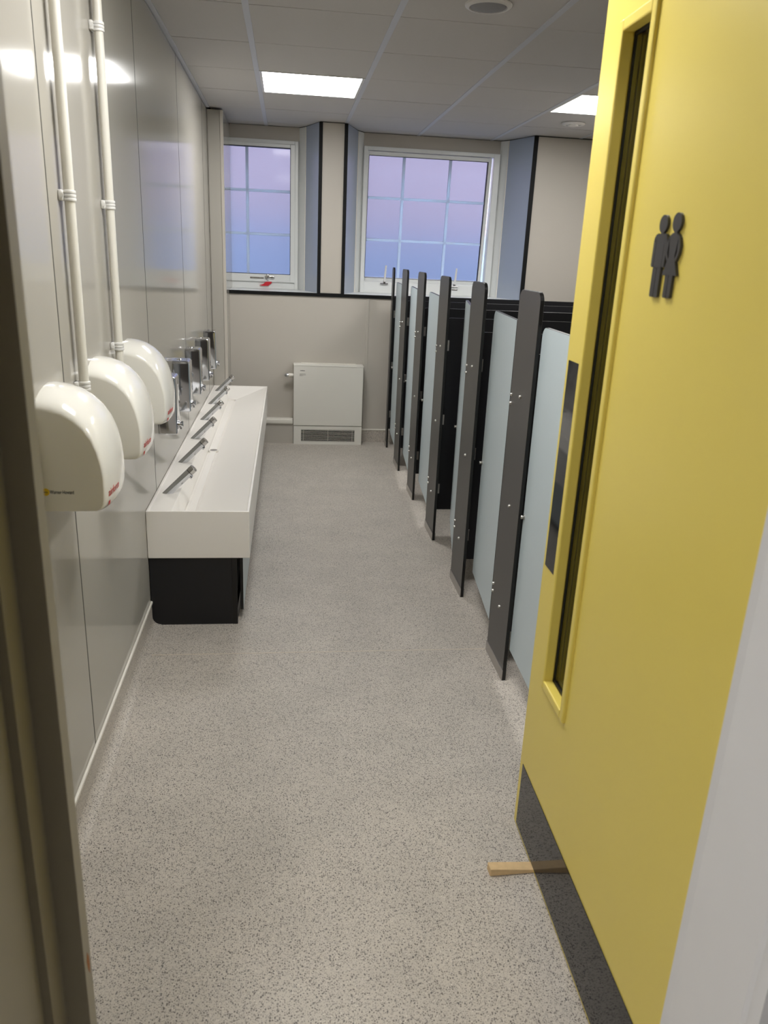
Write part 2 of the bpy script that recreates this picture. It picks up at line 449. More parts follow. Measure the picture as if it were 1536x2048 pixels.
# --- right wall and door wall
bm = B(); add_box(bm, (XR, YD, 0.0), (XR + 0.1, 6.9, HC + 0.1)); struct(obj('wall_right', bm, 'panel_matt'), 'beige wall behind the cubicles')
bm = B()
add_box(bm, (-1.65, YD0 + 0.004, 0.0), (-0.352, YD, HC + 0.1))
add_box(bm, (0.655, YD0 + 0.004, 0.0), (XR + 0.1, YD - 0.004, HC + 0.1))
add_box(bm, (-0.352, YD0 + 0.004, 2.09), (0.655, YD - 0.004, HC + 0.1))
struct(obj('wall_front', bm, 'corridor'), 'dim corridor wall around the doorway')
bm = B()
add_box(bm, (-1.75, -1.7, 0.0), (2.6, -1.6, 2.6))
add_box(bm, (-1.75, -1.6, 0.0), (-1.65, YD, 2.6))
add_box(bm, (XR, -1.6, 0.0), (XR + 0.1, YD, 2.6))
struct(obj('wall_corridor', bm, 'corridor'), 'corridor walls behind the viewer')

# --- door frame
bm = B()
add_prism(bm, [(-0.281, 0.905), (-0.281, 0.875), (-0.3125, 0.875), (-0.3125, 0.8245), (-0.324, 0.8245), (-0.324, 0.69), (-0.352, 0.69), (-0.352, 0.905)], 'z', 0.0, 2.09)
df = struct(obj('trim_5', bm, 'jamb_shaded'), 'painted door jamb with stop on the left, close to the viewer')
bm = B(); add_prism(bm, [(0.886, 0.528), (0.889, 0.512), (0.894, 0.498), (0.897, 0.510), (0.896, 0.528), (0.891, 0.540)], 'x', -0.2815, -0.2806); obj('paint_chip', bm, mat('bare_orange_wood', (176, 112, 64), rough=0.8), df, label='orange chip where the paint is knocked off')
bm = B()
add_prism(bm, [(0.617, 0.886), (0.620, 0.872), (0.620, 0.722), (0.624, 0.716), (0.624, 0.708), (0.620, 0.704), (0.621, 0.69), (0.655, 0.69), (0.655, 0.886)], 'z', 0.0, 2.09)
struct(obj('trim_6', bm, 'frame_paint'), 'white painted door lining on the right of the doorway')
bm = B(); add_box(bm, (-0.3125, 0.70, 2.045), (0.619, 0.88, 2.09)); struct(obj('trim_7', bm, 'frame_paint'), 'painted head of the door frame')

# ================================================================== CEILING
bm = B(); add_box(bm, (XL - 0.1, YD, HC + 0.03), (XR + 0.1, 6.95, HC + 0.1))
ce = struct(obj('ceiling', bm, 'void'), 'suspended ceiling of off-white tiles')
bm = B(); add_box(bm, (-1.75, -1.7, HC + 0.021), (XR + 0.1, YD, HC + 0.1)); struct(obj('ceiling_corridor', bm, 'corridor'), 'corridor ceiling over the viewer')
bars = [X0 + 0.6 * i for i in range(0, 5)]
for x in bars:
    if x > XR: continue
    bm = B(); add_box(bm, (x - 0.0135, YD, HC - 0.0005), (x + 0.0135, 6.735, HC + 0.03), bev=0.0008, seg=1); obj('grid_bar', bm, 'tbar', ce)
bm = B(); add_box(bm, (XL - 0.004, YD, HC - 0.003), (XL + 0.021, 6.016, HC + 0.03)); obj('edge_angle', bm, 'tbar', ce)
bm = B(); add_box(bm, (XR - 0.021, YD, HC - 0.003), (XR + 0.004, YF, HC + 0.03)); obj('edge_angle', bm, 'tbar', ce)
lights = {(0, 1), (3, 1), (0, -4), (3, -4)}
tile_cache = {}
xe = [XL + 0.021] + [b for b in bars]
for i in range(-1, 5):
    xa = XL + 0.0215 if i == -1 else X0 + 0.6 * i + 0.0137
    xb = min(X0 + 0.6 * (i + 1) - 0.0137, XR - 0.0215)
    if xb - xa < 0.05: continue
    for j in range(-6, 5):
        ya = max(Y0 + 0.6 * j + 0.003, YD); yb = min(Y0 + 0.6 * (j + 1) - 0.003, 6.735)
        if yb - ya < 0.03 or (i, j) in lights: continue
        if i == -1 and ya < 6.02 < yb: pass
        key = (round(xb - xa, 4), round(yb - ya, 4))
        if key not in tile_cache:
            bm = B(); add_box(bm, (0, 0, 0), (xb - xa, yb - ya, 0.016))
            o = obj('ceiling_tile', bm, 'tile', ce); tile_cache[key] = o.data
        else:
            o = bpy.data.objects.new('ceiling_tile', tile_cache[key]); COL.objects.link(o); o.parent = ce
        o.location = (xa, ya, HC + 0.0015 + random.uniform(0, 0.0012))

# --- light panels
def light_panel(i, j, label):
    x, y = X0 + 0.6 * i + 0.0137, Y0 + 0.6 * j
    t = thing('ceiling_light', label, 'ceiling light', (x, y, HC), 0, 'recessed light panels')
    w = 0.6 - 0.0274
    bm = B()
    for lo, hi in (((0, 0.002, 0), (w, 0.016, 0.02)), ((0, 0.584, 0), (w, 0.598, 0.02)), ((0, 0.016, 0), (0.014, 0.584, 0.02)), ((w - 0.014, 0.016, 0), (w, 0.584, 0.02))):
        add_box(bm, lo, hi)
    obj('frame', bm, 'disc', t)
    bm = B(); add_box(bm, (0.014, 0.016, 0.004), (w - 0.014, 0.584, 0.012)); obj('diffuser', bm, 'lamp', t)
    return t
light_panel(0, 1, 'square lit ceiling panel in front of the two windows')
light_panel(3, 1, 'lit ceiling panel partly hidden by the yellow door')
light_panel(0, -4, 'lit ceiling panel above the hand dryers, out of view')
light_panel(3, -4, 'lit ceiling panel above the nearest cubicles, out of view')

t = light_panel(0, 1, 'added fill light panel over the corridor, unseen behind the viewer'); t.location = (-1.25, -1.05, HC)  # unseen panel, added to brighten the yellow door, lining and near floor
for c in t.children:
    if c.name.startswith('diffuser'): c.data.materials[0] = M['fill_corridor']

# --- round ceiling fittings
t = thing('ceiling_speaker', 'round white speaker with grey centre at the top of the picture', 'speaker', (0.745, 3.292, HC))
bm = B(); add_lathe(bm, [(0.089, 0.0), (0.088, -0.006), (0.080, -0.011), (0.072, -0.012), (0.070, -0.008), (0.0705, 0.0)], (0, 0, 0)); obj('rim', bm, 'disc', t, smooth=True)
bm = B(); add_lathe(bm, [(0.069, -0.002), (0.066, -0.010), (0.045, -0.016), (0.020, -0.019), (0.001, -0.0195)], (0, 0, 0)); obj('grille', bm, 'grey_cone', t, smooth=True)
t = thing('ceiling_sensor', 'flat white round disc on the ceiling by the partly hidden light', 'sensor', (1.94, 5.69, HC))
bm = B(); add_lathe(bm, [(0.080, 0.0), (0.080, -0.006), (0.074, -0.011), (0.050, -0.012), (0.049, -0.009), (0.001, -0.009)], (0, 0, 0)); obj('base_ring', bm, 'disc', t, smooth=True)
bm = B(); add_lathe(bm, [(0.038, -0.008), (0.036, -0.016), (0.020, -0.021), (0.001, -0.022)], (0, 0, 0)); obj('dome', bm, 'disc', t, smooth=True)

# ================================================================== WINDOWS
def pane_mesh(x0, x1, z0, z1, parent):
    bm = B()
    add_box(bm, (x0, 0.010, z0), (x1, 0.016, z1))
    bm.normal_update()
    for f in bm.faces: f.material_index = 0 if f.normal.y < -0.9 else 1
    obj('pane', bm, ['film', 'clear'], parent)

def frame_ring(bm, x0, x1, z0, z1, wl_, wr, wb, wt, ya, yb, bev=0.004):
    add_box(bm, (x0, ya, z0), (x0 + wl_, yb, z1), bev); add_box(bm, (x1 - wr, ya, z0), (x1, yb, z1), bev)
    add_box(bm, (x0 + wl_ - 0.001, ya, z0), (x1 - wr + 0.001, yb, z0 + wb), bev); add_box(bm, (x0 + wl_ - 0.001, ya, z1 - wt), (x1 - wr + 0.001, yb, z1), bev)

# left window (its left part is hidden by the column)
w1 = struct_empty('window_1', 'left window of frosted panes with red tape on its frame', (0, 6.70, 0))
bm = B(); frame_ring(bm, -0.50, 0.084, 1.19, 2.305, 0.03, 0.028, 0.055, 0.03, -0.02, 0.06); obj('outer_frame', bm, 'upvc', w1)
bm = B(); frame_ring(bm, -0.475, 0.060, 1.245, 2.278, 0.02, 0.040, 0.063, 0.030, -0.035, 0.03); s1 = obj('sash', bm, 'upvc', w1)
for z in (1.936, 1.612):
    bm = B(); add_box(bm, (-0.455, -0.002, z - 0.010), (0.022, 0.020, z + 0.010), 0.003); obj('glazing_bar', bm, 'bar', w1)
bm = B(); add_box(bm, (-0.327, -0.003, 1.306), (-0.305, 0.021, 2.250), 0.003); obj('glazing_bar', bm, 'bar', w1)
xs, zs = (-0.464, -0.316, 0.031), (1.298, 1.612, 1.936, 2.258)
for a, b in zip(xs, xs[1:]):
    for c, d in zip(zs, zs[1:]): pane_mesh(a + 0.009, b - 0.009, c + 0.008, d - 0.008, w1)
bm = B(); add_box(bm, (-0.180, -0.046, 1.272), (-0.105, -0.034, 1.292), 0.003); add_box(bm, (-0.168, -0.052, 1.262), (-0.150, -0.034, 1.304), 0.003)
add_cyl(bm, (-0.125, -0.055, 1.283), (-0.125, -0.034, 1.283), 0.008, seg=12); obj('window_catch', bm, 'chrome_sat', w1, smooth=True)
bm = B(); add_box(bm, (-0.300, -0.040, 1.268), (-0.190, -0.034, 1.281), 0.002); obj('window_stay', bm, 'chrome_sat', w1)
bm = B(); add_prism(bm, [(-0.225, 1.216), (-0.19, 1.212), (-0.155, 1.214), (-0.128, 1.236), (-0.120, 1.262), (-0.148, 1.258), (-0.176, 1.244), (-0.196, 1.226)], 'y', -0.0345, -0.022); obj('red_tape', bm, 'red_tape', w1, label='torn red tape stuck to the window frame')

bm = B(); frame_ring(bm, -0.458, 0.0235, 1.305, 2.2515, 0.003, 0.004, 0.003, 0.004, -0.0355, 0.008, 0.0); obj('gasket', bm, 'gasket', w1)

# right window, its sash pushed open at the bottom
w2 = struct_empty('window_2', 'larger window of nine frosted panes, sash pushed open at the bottom', (0, 6.72, 0))
bm = B(); frame_ring(bm, 0.600, 1.705, 1.19, 2.305, 0.032, 0.050, 0.090, 0.030, -0.03, 0.06); obj('outer_frame', bm, 'upvc', w2)
sash = bpy.data.objects.new('sash', None); COL.objects.link(sash); sash.parent = w2
sash.location = (0, 0.0, 2.272); sash.rotation_euler = (math.radians(4.6), 0, 0); sash.empty_display_size = 0.05
bm = B(); frame_ring(bm, 0.618, 1.640, 1.255 - 2.272, 0.0, 0.026, 0.030, 0.055, 0.032, -0.02, 0.028); obj('sash_frame', bm, 'upvc', sash)
GX, GZ = (0.634, 0.928, 1.307, 1.620), (1.301, 1.607, 1.930, 2.251)
bm = B(); frame_ring(bm, 0.641, 1.6135, 1.306 - 2.272, 2.2435 - 2.272, 0.003, 0.004, 0.003, 0.004, -0.0205, 0.008, 0.0); obj('gasket', bm, 'gasket', sash)
for z in GZ[1:3]:
    bm = B(); add_box(bm, (0.642, -0.002, z - 2.272 - 0.010), (1.612, 0.020, z - 2.272 + 0.010), 0.003); obj('glazing_bar', bm, 'bar', sash)
for x in GX[1:3]:
    bm = B(); add_box(bm, (x - 0.011, -0.003, 1.309 - 2.272), (x + 0.011, 0.021, 2.243 - 2.272), 0.003); obj('glazing_bar', bm, 'bar', sash)
for a, b in zip(GX, GX[1:]):
    for c, d in zip(GZ, GZ[1:]): pane_mesh(a + 0.009, b - 0.009, c - 2.272 + 0.008, d - 2.272 - 0.008, sash)
for x in (0.800, 1.395):
    st = bpy.data.objects.new('window_stay', None); COL.objects.link(st); st.parent = w2; st.location = (x, -0.03, 1.262)
    bm = B(); add_box(bm, (-0.035, -0.020, 0.0), (0.032, 0.004, 0.009), 0.003); add_box(bm, (-0.008, -0.016, 0.0), (0.010, 0.0, 0.03), 0.003); obj('stay_base', bm, 'chrome_sat', st)
    bm = B(); add_cyl(bm, (0.002, -0.010, 0.02), (0.010, -0.014, 0.150), 0.0095, 0.007, 12); obj('stay_arm', bm, 'clip', st, smooth=True)
bm = B(); add_box(bm, (1.375, -0.034, 1.234), (1.425, -0.029, 1.244), 0.001); obj('latch_plate', bm, 'chrome_sat', w2)
# street outside
bm = B(); add_box(bm, (-8, 9.6, 1.75), (10, 9.9, 5.0)); ex = struct(obj('wall_outside', bm, 'brick'), 'pale brick building outside the windows')
bm = B(); add_box(bm, (-8, 9.55, 0.0), (10, 9.9, 1.75)); obj('rendered_base', bm, 'render', ex)
bm = B(); add_box(bm, (-8, 6.95, -0.1), (10, 9.9, -0.02)); struct(obj('ground_outside', bm, 'tarmac'), 'tarmac outside the windows')

# ================================================================== HEATER
hx0, hx1, hy = 0.052, 0.611, 6.216
t = thing('fan_heater', 'white fan convector heater standing against the far wall', 'heater', (hx0, hy, 0))
W_, D_ = hx1 - hx0, YF - hy - 0.002
bm = B(); add_box(bm, (0.006, 0.022, 0.0), (W_ - 0.008, D_, 0.628), 0.003); obj('casing', bm, 'heater', t)
bm = B(); add_box(bm, (0.0, 0.0, 0.155), (W_ - 0.004, 0.012, 0.636), 0.003); obj('front_panel', bm, 'heater', t)
bm = B(); add_box(bm, (-0.001, -0.002, 0.632), (W_ - 0.002, D_, 0.644), 0.003); tp = obj('top_panel', bm, 'heater', t)
bm = B(); add_box(bm, (0.062, 0.07, 0.642), (W_ - 0.06, D_, 0.6475), 0.001); obj('top_lip', bm, 'white_trim', tp)
bm = B()
gz0, gz1, gx0, gx1 = 0.024, 0.122, 0.062, W_ - 0.06
add_box(bm, (0.002, 0.0, 0.0), (gx0, 0.012, 0.150)); add_box(bm, (gx1, 0.0, 0.0), (W_ - 0.004, 0.012, 0.150))
add_box(bm, (gx0, 0.0, 0.0), (gx1, 0.012, gz0)); add_box(bm, (gx0, 0.0, gz1), (gx1, 0.012, 0.150))
gp = obj('grille_panel', bm, 'heater', t)
bm = B(); add_box(bm, (gx0 - 0.002, 0.0125, gz0 - 0.002), (gx1 + 0.002, 0.016, gz1 + 0.002)); obj('grille_back', bm, 'void', t)
for k in range(9):
    z = gz0 + (gz1 - gz0) * (k + 0.5) / 9
    bm = B(); add_box(bm, (gx0, 0.001, z - 0.0012), (gx1, 0.005, z + 0.0012)); obj('slat', bm, 'heater', gp)
for x in (gx0 + 0.02, (gx0 + gx1) / 2, gx1 - 0.02):
    bm = B(); add_box(bm, (x - 0.001, 0.000, gz0), (x + 0.001, 0.003, gz1)); obj('slat_tie', bm, 'heater', gp)
# printed mark and small print, too fine to read in the photograph
bm = B()
x = 0.052
for k, wdt in enumerate((0.004, 0.006, 0.005, 0.006, 0.005, 0.006, 0.005)):
    add_box(bm, (x, -0.0004, 0.594), (x + wdt - 0.001, 0.0002, 0.599 + (0.001 if k in (0, 3) else 0)))
    x += wdt
obj('maker_mark', bm, 'ink', t)
bm = B()
for k in range(4): add_box(bm, (0.047, -0.0004, 0.572 - k * 0.0055), (0.095 - (0.02 if k == 3 else 0), 0.0002, 0.5735 - k * 0.0055))
obj('small_print', bm, mat('grey_ink', (120, 116, 110), rough=0.8), t)
vz = 0.551
bm = B(); add_cyl(bm, (0.003, 0.05, vz), (-0.040, 0.05, vz), 0.0155, 0.0165, 20); vv = obj('valve_body', bm, 'white_trim', t, smooth=True)
bm = B(); add_lathe(bm, [(0.0145, -0.040), (0.0155, -0.050), (0.014, -0.062), (0.009, -0.070), (0.002, -0.072)], (0, 0.05, vz), 'x', 20); obj('valve_cap', bm, 'chrome', vv, smooth=True)

# ================================================================== TROUGH SINK
SY0, SY1, SX1 = 2.99, 6.014, -0.149
t = thing('trough_sink', 'long white wall-hung trough sink with six slanted taps', 'sink', (XL + 0.001, SY0, 0.0))
LX, LY = SX1 - XL - 0.001, SY1 - SY0
bm = B()
TOP, APR, CH = 0.5, 0.300, 0.425
xa, xb, xc, xd = 0.0, 0.098, 0.118, 0.176      # ledge end, channel left, channel right (local x)
lip = 0.010
ya, yb = 0.175, LY - 0.175                    # channel ends
def V(x, y, z): return bm.verts.new((x, y, z))
o_ = [V(0, 0, APR), V(LX, 0, APR), V(LX, LY, APR), V(0, LY, APR)]
r_ = [V(0, 0, TOP), V(LX, 0, TOP), V(LX, LY, TOP), V(0, LY, TOP)]
# inner rim
i_ = [V(lip, lip, TOP), V(LX - lip, lip, TOP), V(LX - lip, LY - lip, TOP), V(lip, LY - lip, TOP)]
j_ = [V(lip, lip, TOP - 0.004), V(LX - lip, lip, TOP - 0.004), V(LX - lip, LY - lip, TOP - 0.004), V(lip, LY - lip, TOP - 0.004)]
led = [V(xb, lip, TOP - 0.004), V(xb, LY - lip, TOP - 0.004)]
ch = [V(xc, ya, CH), V(xd, ya, CH), V(xd, yb, CH), V(xc, yb, CH)]
cd = [V(xc, ya, CH - 0.012), V(xd, ya, CH - 0.012), V(xd, yb, CH - 0.012), V(xc, yb, CH - 0.012)]
F = bm.faces.new
F((o_[3], o_[2], o_[1], o_[0]))
for k in range(4):
    n = (k + 1) % 4
    F((o_[k], o_[n], r_[n], r_[k])); F((r_[k], r_[n], i_[n], i_[k]))
F((i_[1], i_[2], j_[2], j_[1])); F((i_[3], i_[0], j_[0], j_[3]))
F((i_[0], i_[1], j_[1], led[0], j_[0])); F((i_[2], i_[3], j_[3], led[1], j_[2]))
F((j_[0], led[0], led[1], j_[3]))                         # ledge
F((led[0], ch[0], ch[3], led[1]))                         # back slope
F((j_[1], j_[2], ch[2], ch[1]))                           # front slope
F((led[0], j_[1], ch[1], ch[0])); F((j_[2], led[1], ch[3], ch[2]))
for k in range(4):
    n = (k + 1) % 4; F((ch[k], ch[n], cd[n], cd[k]))
F(cd)
bmesh.ops.recalc_face_normals(bm, faces=bm.faces[:])
bmesh.ops.bevel(bm, geom=[e for e in bm.edges], offset=0.0022, segments=2, profile=0.5, affect='EDGES', clamp_overlap=True)
obj('basin', bm, 'solid', t)
bm = B(); add_box(bm, (xc + 0.012, ya + 0.012, CH - 0.0115), (xd - 0.014, yb - 0.012, CH - 0.004), 0.002); obj('channel_cover', bm, 'solid', t)
dy = 4.30 - SY0
bm = B(); add_lathe(bm, [(0.0275, -0.009), (0.0275, 0.0012), (0.022, 0.0018), (0.0205, -0.001)], ((xc + xd) / 2, dy, CH - 0.003), 'z', 24); dr = obj('drain', bm, 'solid', t, smooth=True)
bm = B(); add_lathe(bm, [(0.0202, -0.006), (0.0202, 0.0002), (0.005, 0.0002)], ((xc + xd) / 2, dy, CH - 0.003), 'z', 24); obj('drain_grid', bm, 'drain', dr, smooth=True)
def tap_parts(y):
    bx_, bz_ = 0.050, TOP - 0.004
    d = Vector((0.113, 0, 0.112)).normalized()
    p0 = Vector((bx_, y, bz_)); L_ = 0.1585
    bm = B(); r = 0.0168; seg = 28
    side = Vector((0, 1, 0)); up = side.cross(d)
    rings = []
    for k, s in enumerate((0.0, 0.02, L_ - 0.026)):
        ring = []
        for q in range(seg):
            a = 2 * math.pi * q / seg
            v = p0 + d * s + (side * math.cos(a) + up * math.sin(a)) * r
            if k == 0:      # cut level with the ledge
                v = v - d * ((v.z - bz_) / d.z)
            ring.append(bm.verts.new(v))
        rings.append(ring)
    for a, b in zip(rings, rings[1:]):
        for q in range(seg): bm.faces.new((a[q], a[(q + 1) % seg], b[(q + 1) % seg], b[q]))
    bm.faces.new(rings[0][::-1]); bm.faces.new(rings[-1])
    bmesh.ops.recalc_face_normals(bm, faces=bm.faces[:])
    tp = obj('tap', bm, 'chrome', t, smooth=True)
    bm = B(); add_cyl(bm, p0 + d * (L_ - 0.026), p0 + d * (L_ - 0.0235), r - 0.0012, seg=24); obj('tap_groove', bm, 'black_plastic', tp, smooth=True)
    bm = B(); add_cyl(bm, p0 + d * (L_ - 0.0235), p0 + d * (L_ - 0.002), r + 0.0004, seg=28); add_cyl(bm, p0 + d * (L_ - 0.002), p0 + d * L_, r, r - 0.002, seg=28); obj('push_cap', bm, 'chrome_sat', tp, smooth=True)
    q0 = p0 + d * (L_ - 0.040) - up * (-1 if up.z < 0 else 1) * 0.012
    dn = -up if up.z > 0 else up
    bm = B(); add_cyl(bm, q0, p0 + d * (L_ - 0.036) + dn * 0.0235, 0.0085, seg=18); obj('aerator', bm, 'chrome', tp, smooth=True)
for y in (3.238, 3.750, 4.256, 4.756, 5.272, 5.782): tap_parts(y + 0.014 - SY0)

# cupboard under the sink
t = thing('sink_cabinet', 'black-ended cabinet with pale blue fronts under the trough sink', 'cabinet', (XL + 0.001, SY0, 0))
bm = B(); add_prism(bm, round_rect(0.002, 0.0, 0.350, 0.2985, 0.03, (1, 0, 0, 0)), 'y', 0.006, 0.019); obj('end_panel', bm, 'black_laminate', t)
bm = B(); add_box(bm, (0.338, 0.019, 0.0), (0.350, LY - 0.004, 0.06)); obj('plinth', bm, 'core', t)
bm = B(); add_box(bm, (0.330, 0.004, 0.0), (0.3515, 0.0065, 0.2985), 0.001); obj('corner_strip', bm, 'core', t)
n = 4; pl = (LY - 0.06) / n
for k in range(n):
    bm = B(); add_box(bm, (0.360, 0.05 + k * pl, 0.045), (0.373, 0.05 + (k + 1) * pl - 0.004, 0.2985), 0.001, 1)
    bm.normal_update()
    for f in bm.faces: f.material_index = 0 if abs(f.normal.x) > 0.9 else 1
    fp = obj('front_panel', bm, ['blue_laminate', 'core'], t)
bm = B(); add_box(bm, (0.30, 0.02, 0.0), (0.338, LY - 0.004, 0.2985)); obj('carcass', bm, 'black_laminate', t)

# ================================================================== SOAP DISPENSERS
def soap(label, y):
    t = thing('soap_dispenser', label, 'soap dispenser', (XL, y, 0.716), 0, 'chrome soap dispensers above the sink')
    w, d, h = 0.130, 0.080, 0.250
    bm = B()
    prof = []
    TPR = 0.006
    for p in round_rect(0.0, 0.0, d, w, 0.007, (0, 1, 1, 0), 5): prof.append((p[0], p[1] + (w / 2 - p[1]) / (w / 2) * TPR * p[0] / d))
    levels = ((0.0, 0.006), (0.004, 0.001), (0.010, 0.0), (h - 0.012, 0.0), (h - 0.004, 0.003), (h, 0.009))
    rings = []
    for z, ins in levels:
        rings.append([bm.verts.new((0.0 if p[0] < 1e-6 else max(p[0] - ins, 0.002), min(max(p[1], ins), w - ins), z)) for p in prof])
    for a, b in zip(rings, rings[1:]):
        for q in range(len(a)): bm.faces.new((a[q], a[(q + 1) % len(a)], b[(q + 1) % len(a)], b[q]))
    bm.faces.new(rings[0][::-1]); bm.faces.new(rings[-1])
    bmesh.ops.recalc_face_normals(bm, faces=bm.faces[:])
    obj('body', bm, 'chrome', t, smooth=True, sharp=10)
    bm = B(); add_lathe(bm, [(0.012, 0.0), (0.012, 0.002), (0.009, 0.005), (0.003, 0.006)], (0.026, w / 2, h - 0.001), 'z', 16); obj('lock', bm, 'chrome_sat', t, smooth=True)
    bm = B(); add_lathe(bm, [(0.016, d - 0.001), (0.016, d + 0.003), (0.010, d + 0.004), (0.010, d + 0.010), (0.014, d + 0.011), (0.014, d + 0.017), (0.011, d + 0.019)], (0, w / 2, 0.034), 'x', 20); nz = obj('push_valve', bm, 'chrome', t, smooth=True)
    bm = B(); add_cyl(bm, (d + 0.008, w / 2, 0.026), (d + 0.008, w / 2, 0.012), 0.005, 0.004, 12); obj('spout', bm, 'chrome_sat', nz, smooth=True)
    return t
SL = ['chrome soap dispenser half hidden behind the farthest hand dryer', 'chrome soap dispenser second from the hand dryers', 'middle of the five chrome soap dispensers', 'chrome soap dispenser next to last before the far corner', 'chrome soap dispenser nearest the boxed column']
s0 = soap(SL[0], 3.395)
for lb, y in zip(SL[1:], (3.895, 4.385, 4.875, 5.365)): dup(s0, (XL, y, 0.716), None, lb)

# ================================================================== HAND DRYERS
DW = 0.232
PROF = [(0.0, 0.283), (0.012, 0.283), (0.034, 0.279), (0.060, 0.270), (0.085, 0.254), (0.107, 0.231), (0.125, 0.201), (0.137, 0.166), (0.1445, 0.128), (0.148, 0.095), (0.148, 0.060), (0.1465, 0.032), (0.144, 0.016), (0.138, 0.006), (0.126, 0.001), (0.050, 0.0), (0.0, 0.0)]
def dryer_inset(t):
    return 1 - math.sqrt(max(1 - abs(2 * t - 1) ** 2.0, 0))
def dryer_scale(t):
    return 1 - 0.10 * dryer_inset(t)
def dryer_pt(t, k):
    ins = dryer_inset(t)
    x, z = PROF[k]
    up = min(max((z - 0.06) / 0.22, 0), 1)
    zz = z - ins * 0.044 * up + (0.006 * ins if z < 0.03 else 0)
    return (max(x * dryer_scale(t), 0.0), t * DW, zz)
def dryer_front_x(yl, z):
    """front face depth at local (y, z), for the print"""
    t = yl / DW
    for k in range(5, len(PROF) - 2):
        a, b = PROF[k], PROF[k + 1]
        if b[1] <= z <= a[1]:
            f = (z - b[1]) / (a[1] - b[1] + 1e-9)
            return (b[0] + (a[0] - b[0]) * f) * dryer_scale(t)
    return 0.13 * dryer_scale(t)
def dryer(label, y):
    t = thing('hand_dryer', label, 'hand dryer', (XL, y, 0.902), 0, 'white hand dryers on the left wall')
    bm = B(); ts = [0.0, 0.002, 0.008, 0.02, 0.04, 0.07, 0.11, 0.16, 0.22, 0.29, 0.37, 0.46, 0.54, 0.63, 0.71, 0.78, 0.84, 0.89, 0.93, 0.96, 0.98, 0.992, 0.998, 1.0]
    rings = [[bm.verts.new(dryer_pt(a, k)) for k in range(len(PROF))] for a in ts]
    n = len(PROF)
    for a, b in zip(rings, rings[1:]):
        for q in range(n): bm.faces.new((a[q], a[(q + 1) % n], b[(q + 1) % n], b[q]))
    bm.faces.new(rings[0][::-1]); bm.faces.new(rings[-1])
    bmesh.ops.recalc_face_normals(bm, faces=bm.faces[:])
    o = obj('shell', bm, 'dryer', t, smooth=True)
    bm = B(); add_lathe(bm, [(0.020, 0.002), (0.020, -0.004), (0.017, -0.006), (0.016, 0.0)], (0.060, DW * 0.52, 0.0), 'z', 20); obj('air_outlet', bm, 'black_plastic', t, smooth=True)
    bm = B(); add_lathe(bm, [(0.008, 0.002), (0.008, -0.003), (0.003, -0.004)], (0.105, DW * 0.5, 0.001), 'z', 14); obj('sensor', bm, 'black_plastic', t, smooth=True)
    # red lettering wrapped on the front
    def wrap(b2, oy, oz):
        for v in b2.verts:
            yl, zl, lift = oy + v.co.x, oz + v.co.y, v.co.z
            v.co = (dryer_front_x(yl, zl) + 0.0006 + max(lift, 0), yl, zl)
        return b2
    obj('lettering', wrap(text_mesh('airforce', 0.027), 0.020, 0.036), 'red_ink', t, label='red lettering on the dryer front')
    b2 = B(); bmesh.ops.create_grid(b2, x_segments=4, y_segments=3, size=0.5, matrix=Matrix.Translation((0.006, 0.006, 0)) @ Matrix.Diagonal((0.011, 0.013, 1, 1)))
    wrap(b2, 0.022, 0.012); obj('maker_mark', b2, 'red_ink', t)
    # sticker and black lettering on the side towards the doorway
    b2 = text_mesh('Warner Howard', 0.0125)
    for v in b2.verts: v.co = (0.0165 + v.co.x * 0.62, -0.0004 - max(v.co.z, 0), 0.048 + v.co.y)
    obj('side_lettering', b2, 'ink', t)
    b2 = B(); add_cyl(b2, (0.007, -0.0006, 0.052), (0.007, 0.002, 0.052), 0.0088, seg=24); sk = obj('round_sticker', b2, 'sticker', t)
    b2 = text_mesh('wa', 0.008)
    for v in b2.verts: v.co = (0.0025 + v.co.x, -0.0008 - max(v.co.z, 0), 0.0500 + v.co.y)
    obj('sticker_lettering', b2, 'ink', sk)
    return t
DL = ['white hand dryer nearest the doorway, cut off by the door jamb', 'middle one of the three white hand dryers', 'white hand dryer farthest from the doorway, next to the soap dispensers']
d0 = dryer(DL[0], 1.774)
for lb, y in zip(DL[1:], (2.247, 2.726)): dup(d0, (XL, y, 0.902), None, lb)

# ================================================================== CONDUITS
def conduit(label, y, zb, clips):
    t = thing('conduit_pipe', label, 'pipe', (XL, y, zb), 0, 'surface conduits on the left wall')
    bm = B(); add_cyl(bm, (0.0225, 0, 0), (0.0225, 0, HC - zb - 0.004), 0.0125, seg=24); obj('pipe', bm, 'conduit', t, smooth=True)
    for z in clips:
        z -= zb
        bm = B()
        add_box(bm, (0.0, -0.0215, z - 0.0125), (0.012, 0.0215, z + 0.0125), 0.004)
        pts = [(0.0225 + 0.0158 * math.cos(a), 0.0158 * math.sin(a)) for a in [math.pi * 2 * q / 28 for q in range(28)]]
        for dz in (-0.0085, 0.0, 0.0085):
            add_lathe(bm, [(0.0128, -0.0042), (0.0152, -0.0035), (0.0160, 0.0), (0.0152, 0.0035), (0.0128, 0.0042)], (0.0225, 0, z + dz), 'z', 24)
        cl = obj('saddle_clip', bm, 'clip', t, smooth=True)
        bm = B(); add_cyl(bm, (0.009, -0.0225, z), (0.009, -0.0195, z), 0.0055, seg=10); obj('clip_screw', bm, 'clip', cl)
    return t
conduit('white conduit pipe on the left, clipped beside the dark panel joint', 2.128, 0.93, (2.075, 1.606, 1.139))
conduit('white conduit pipe on the right, dropping between the farther two dryers', 2.590, 0.93, (2.077, 1.608, 1.189))

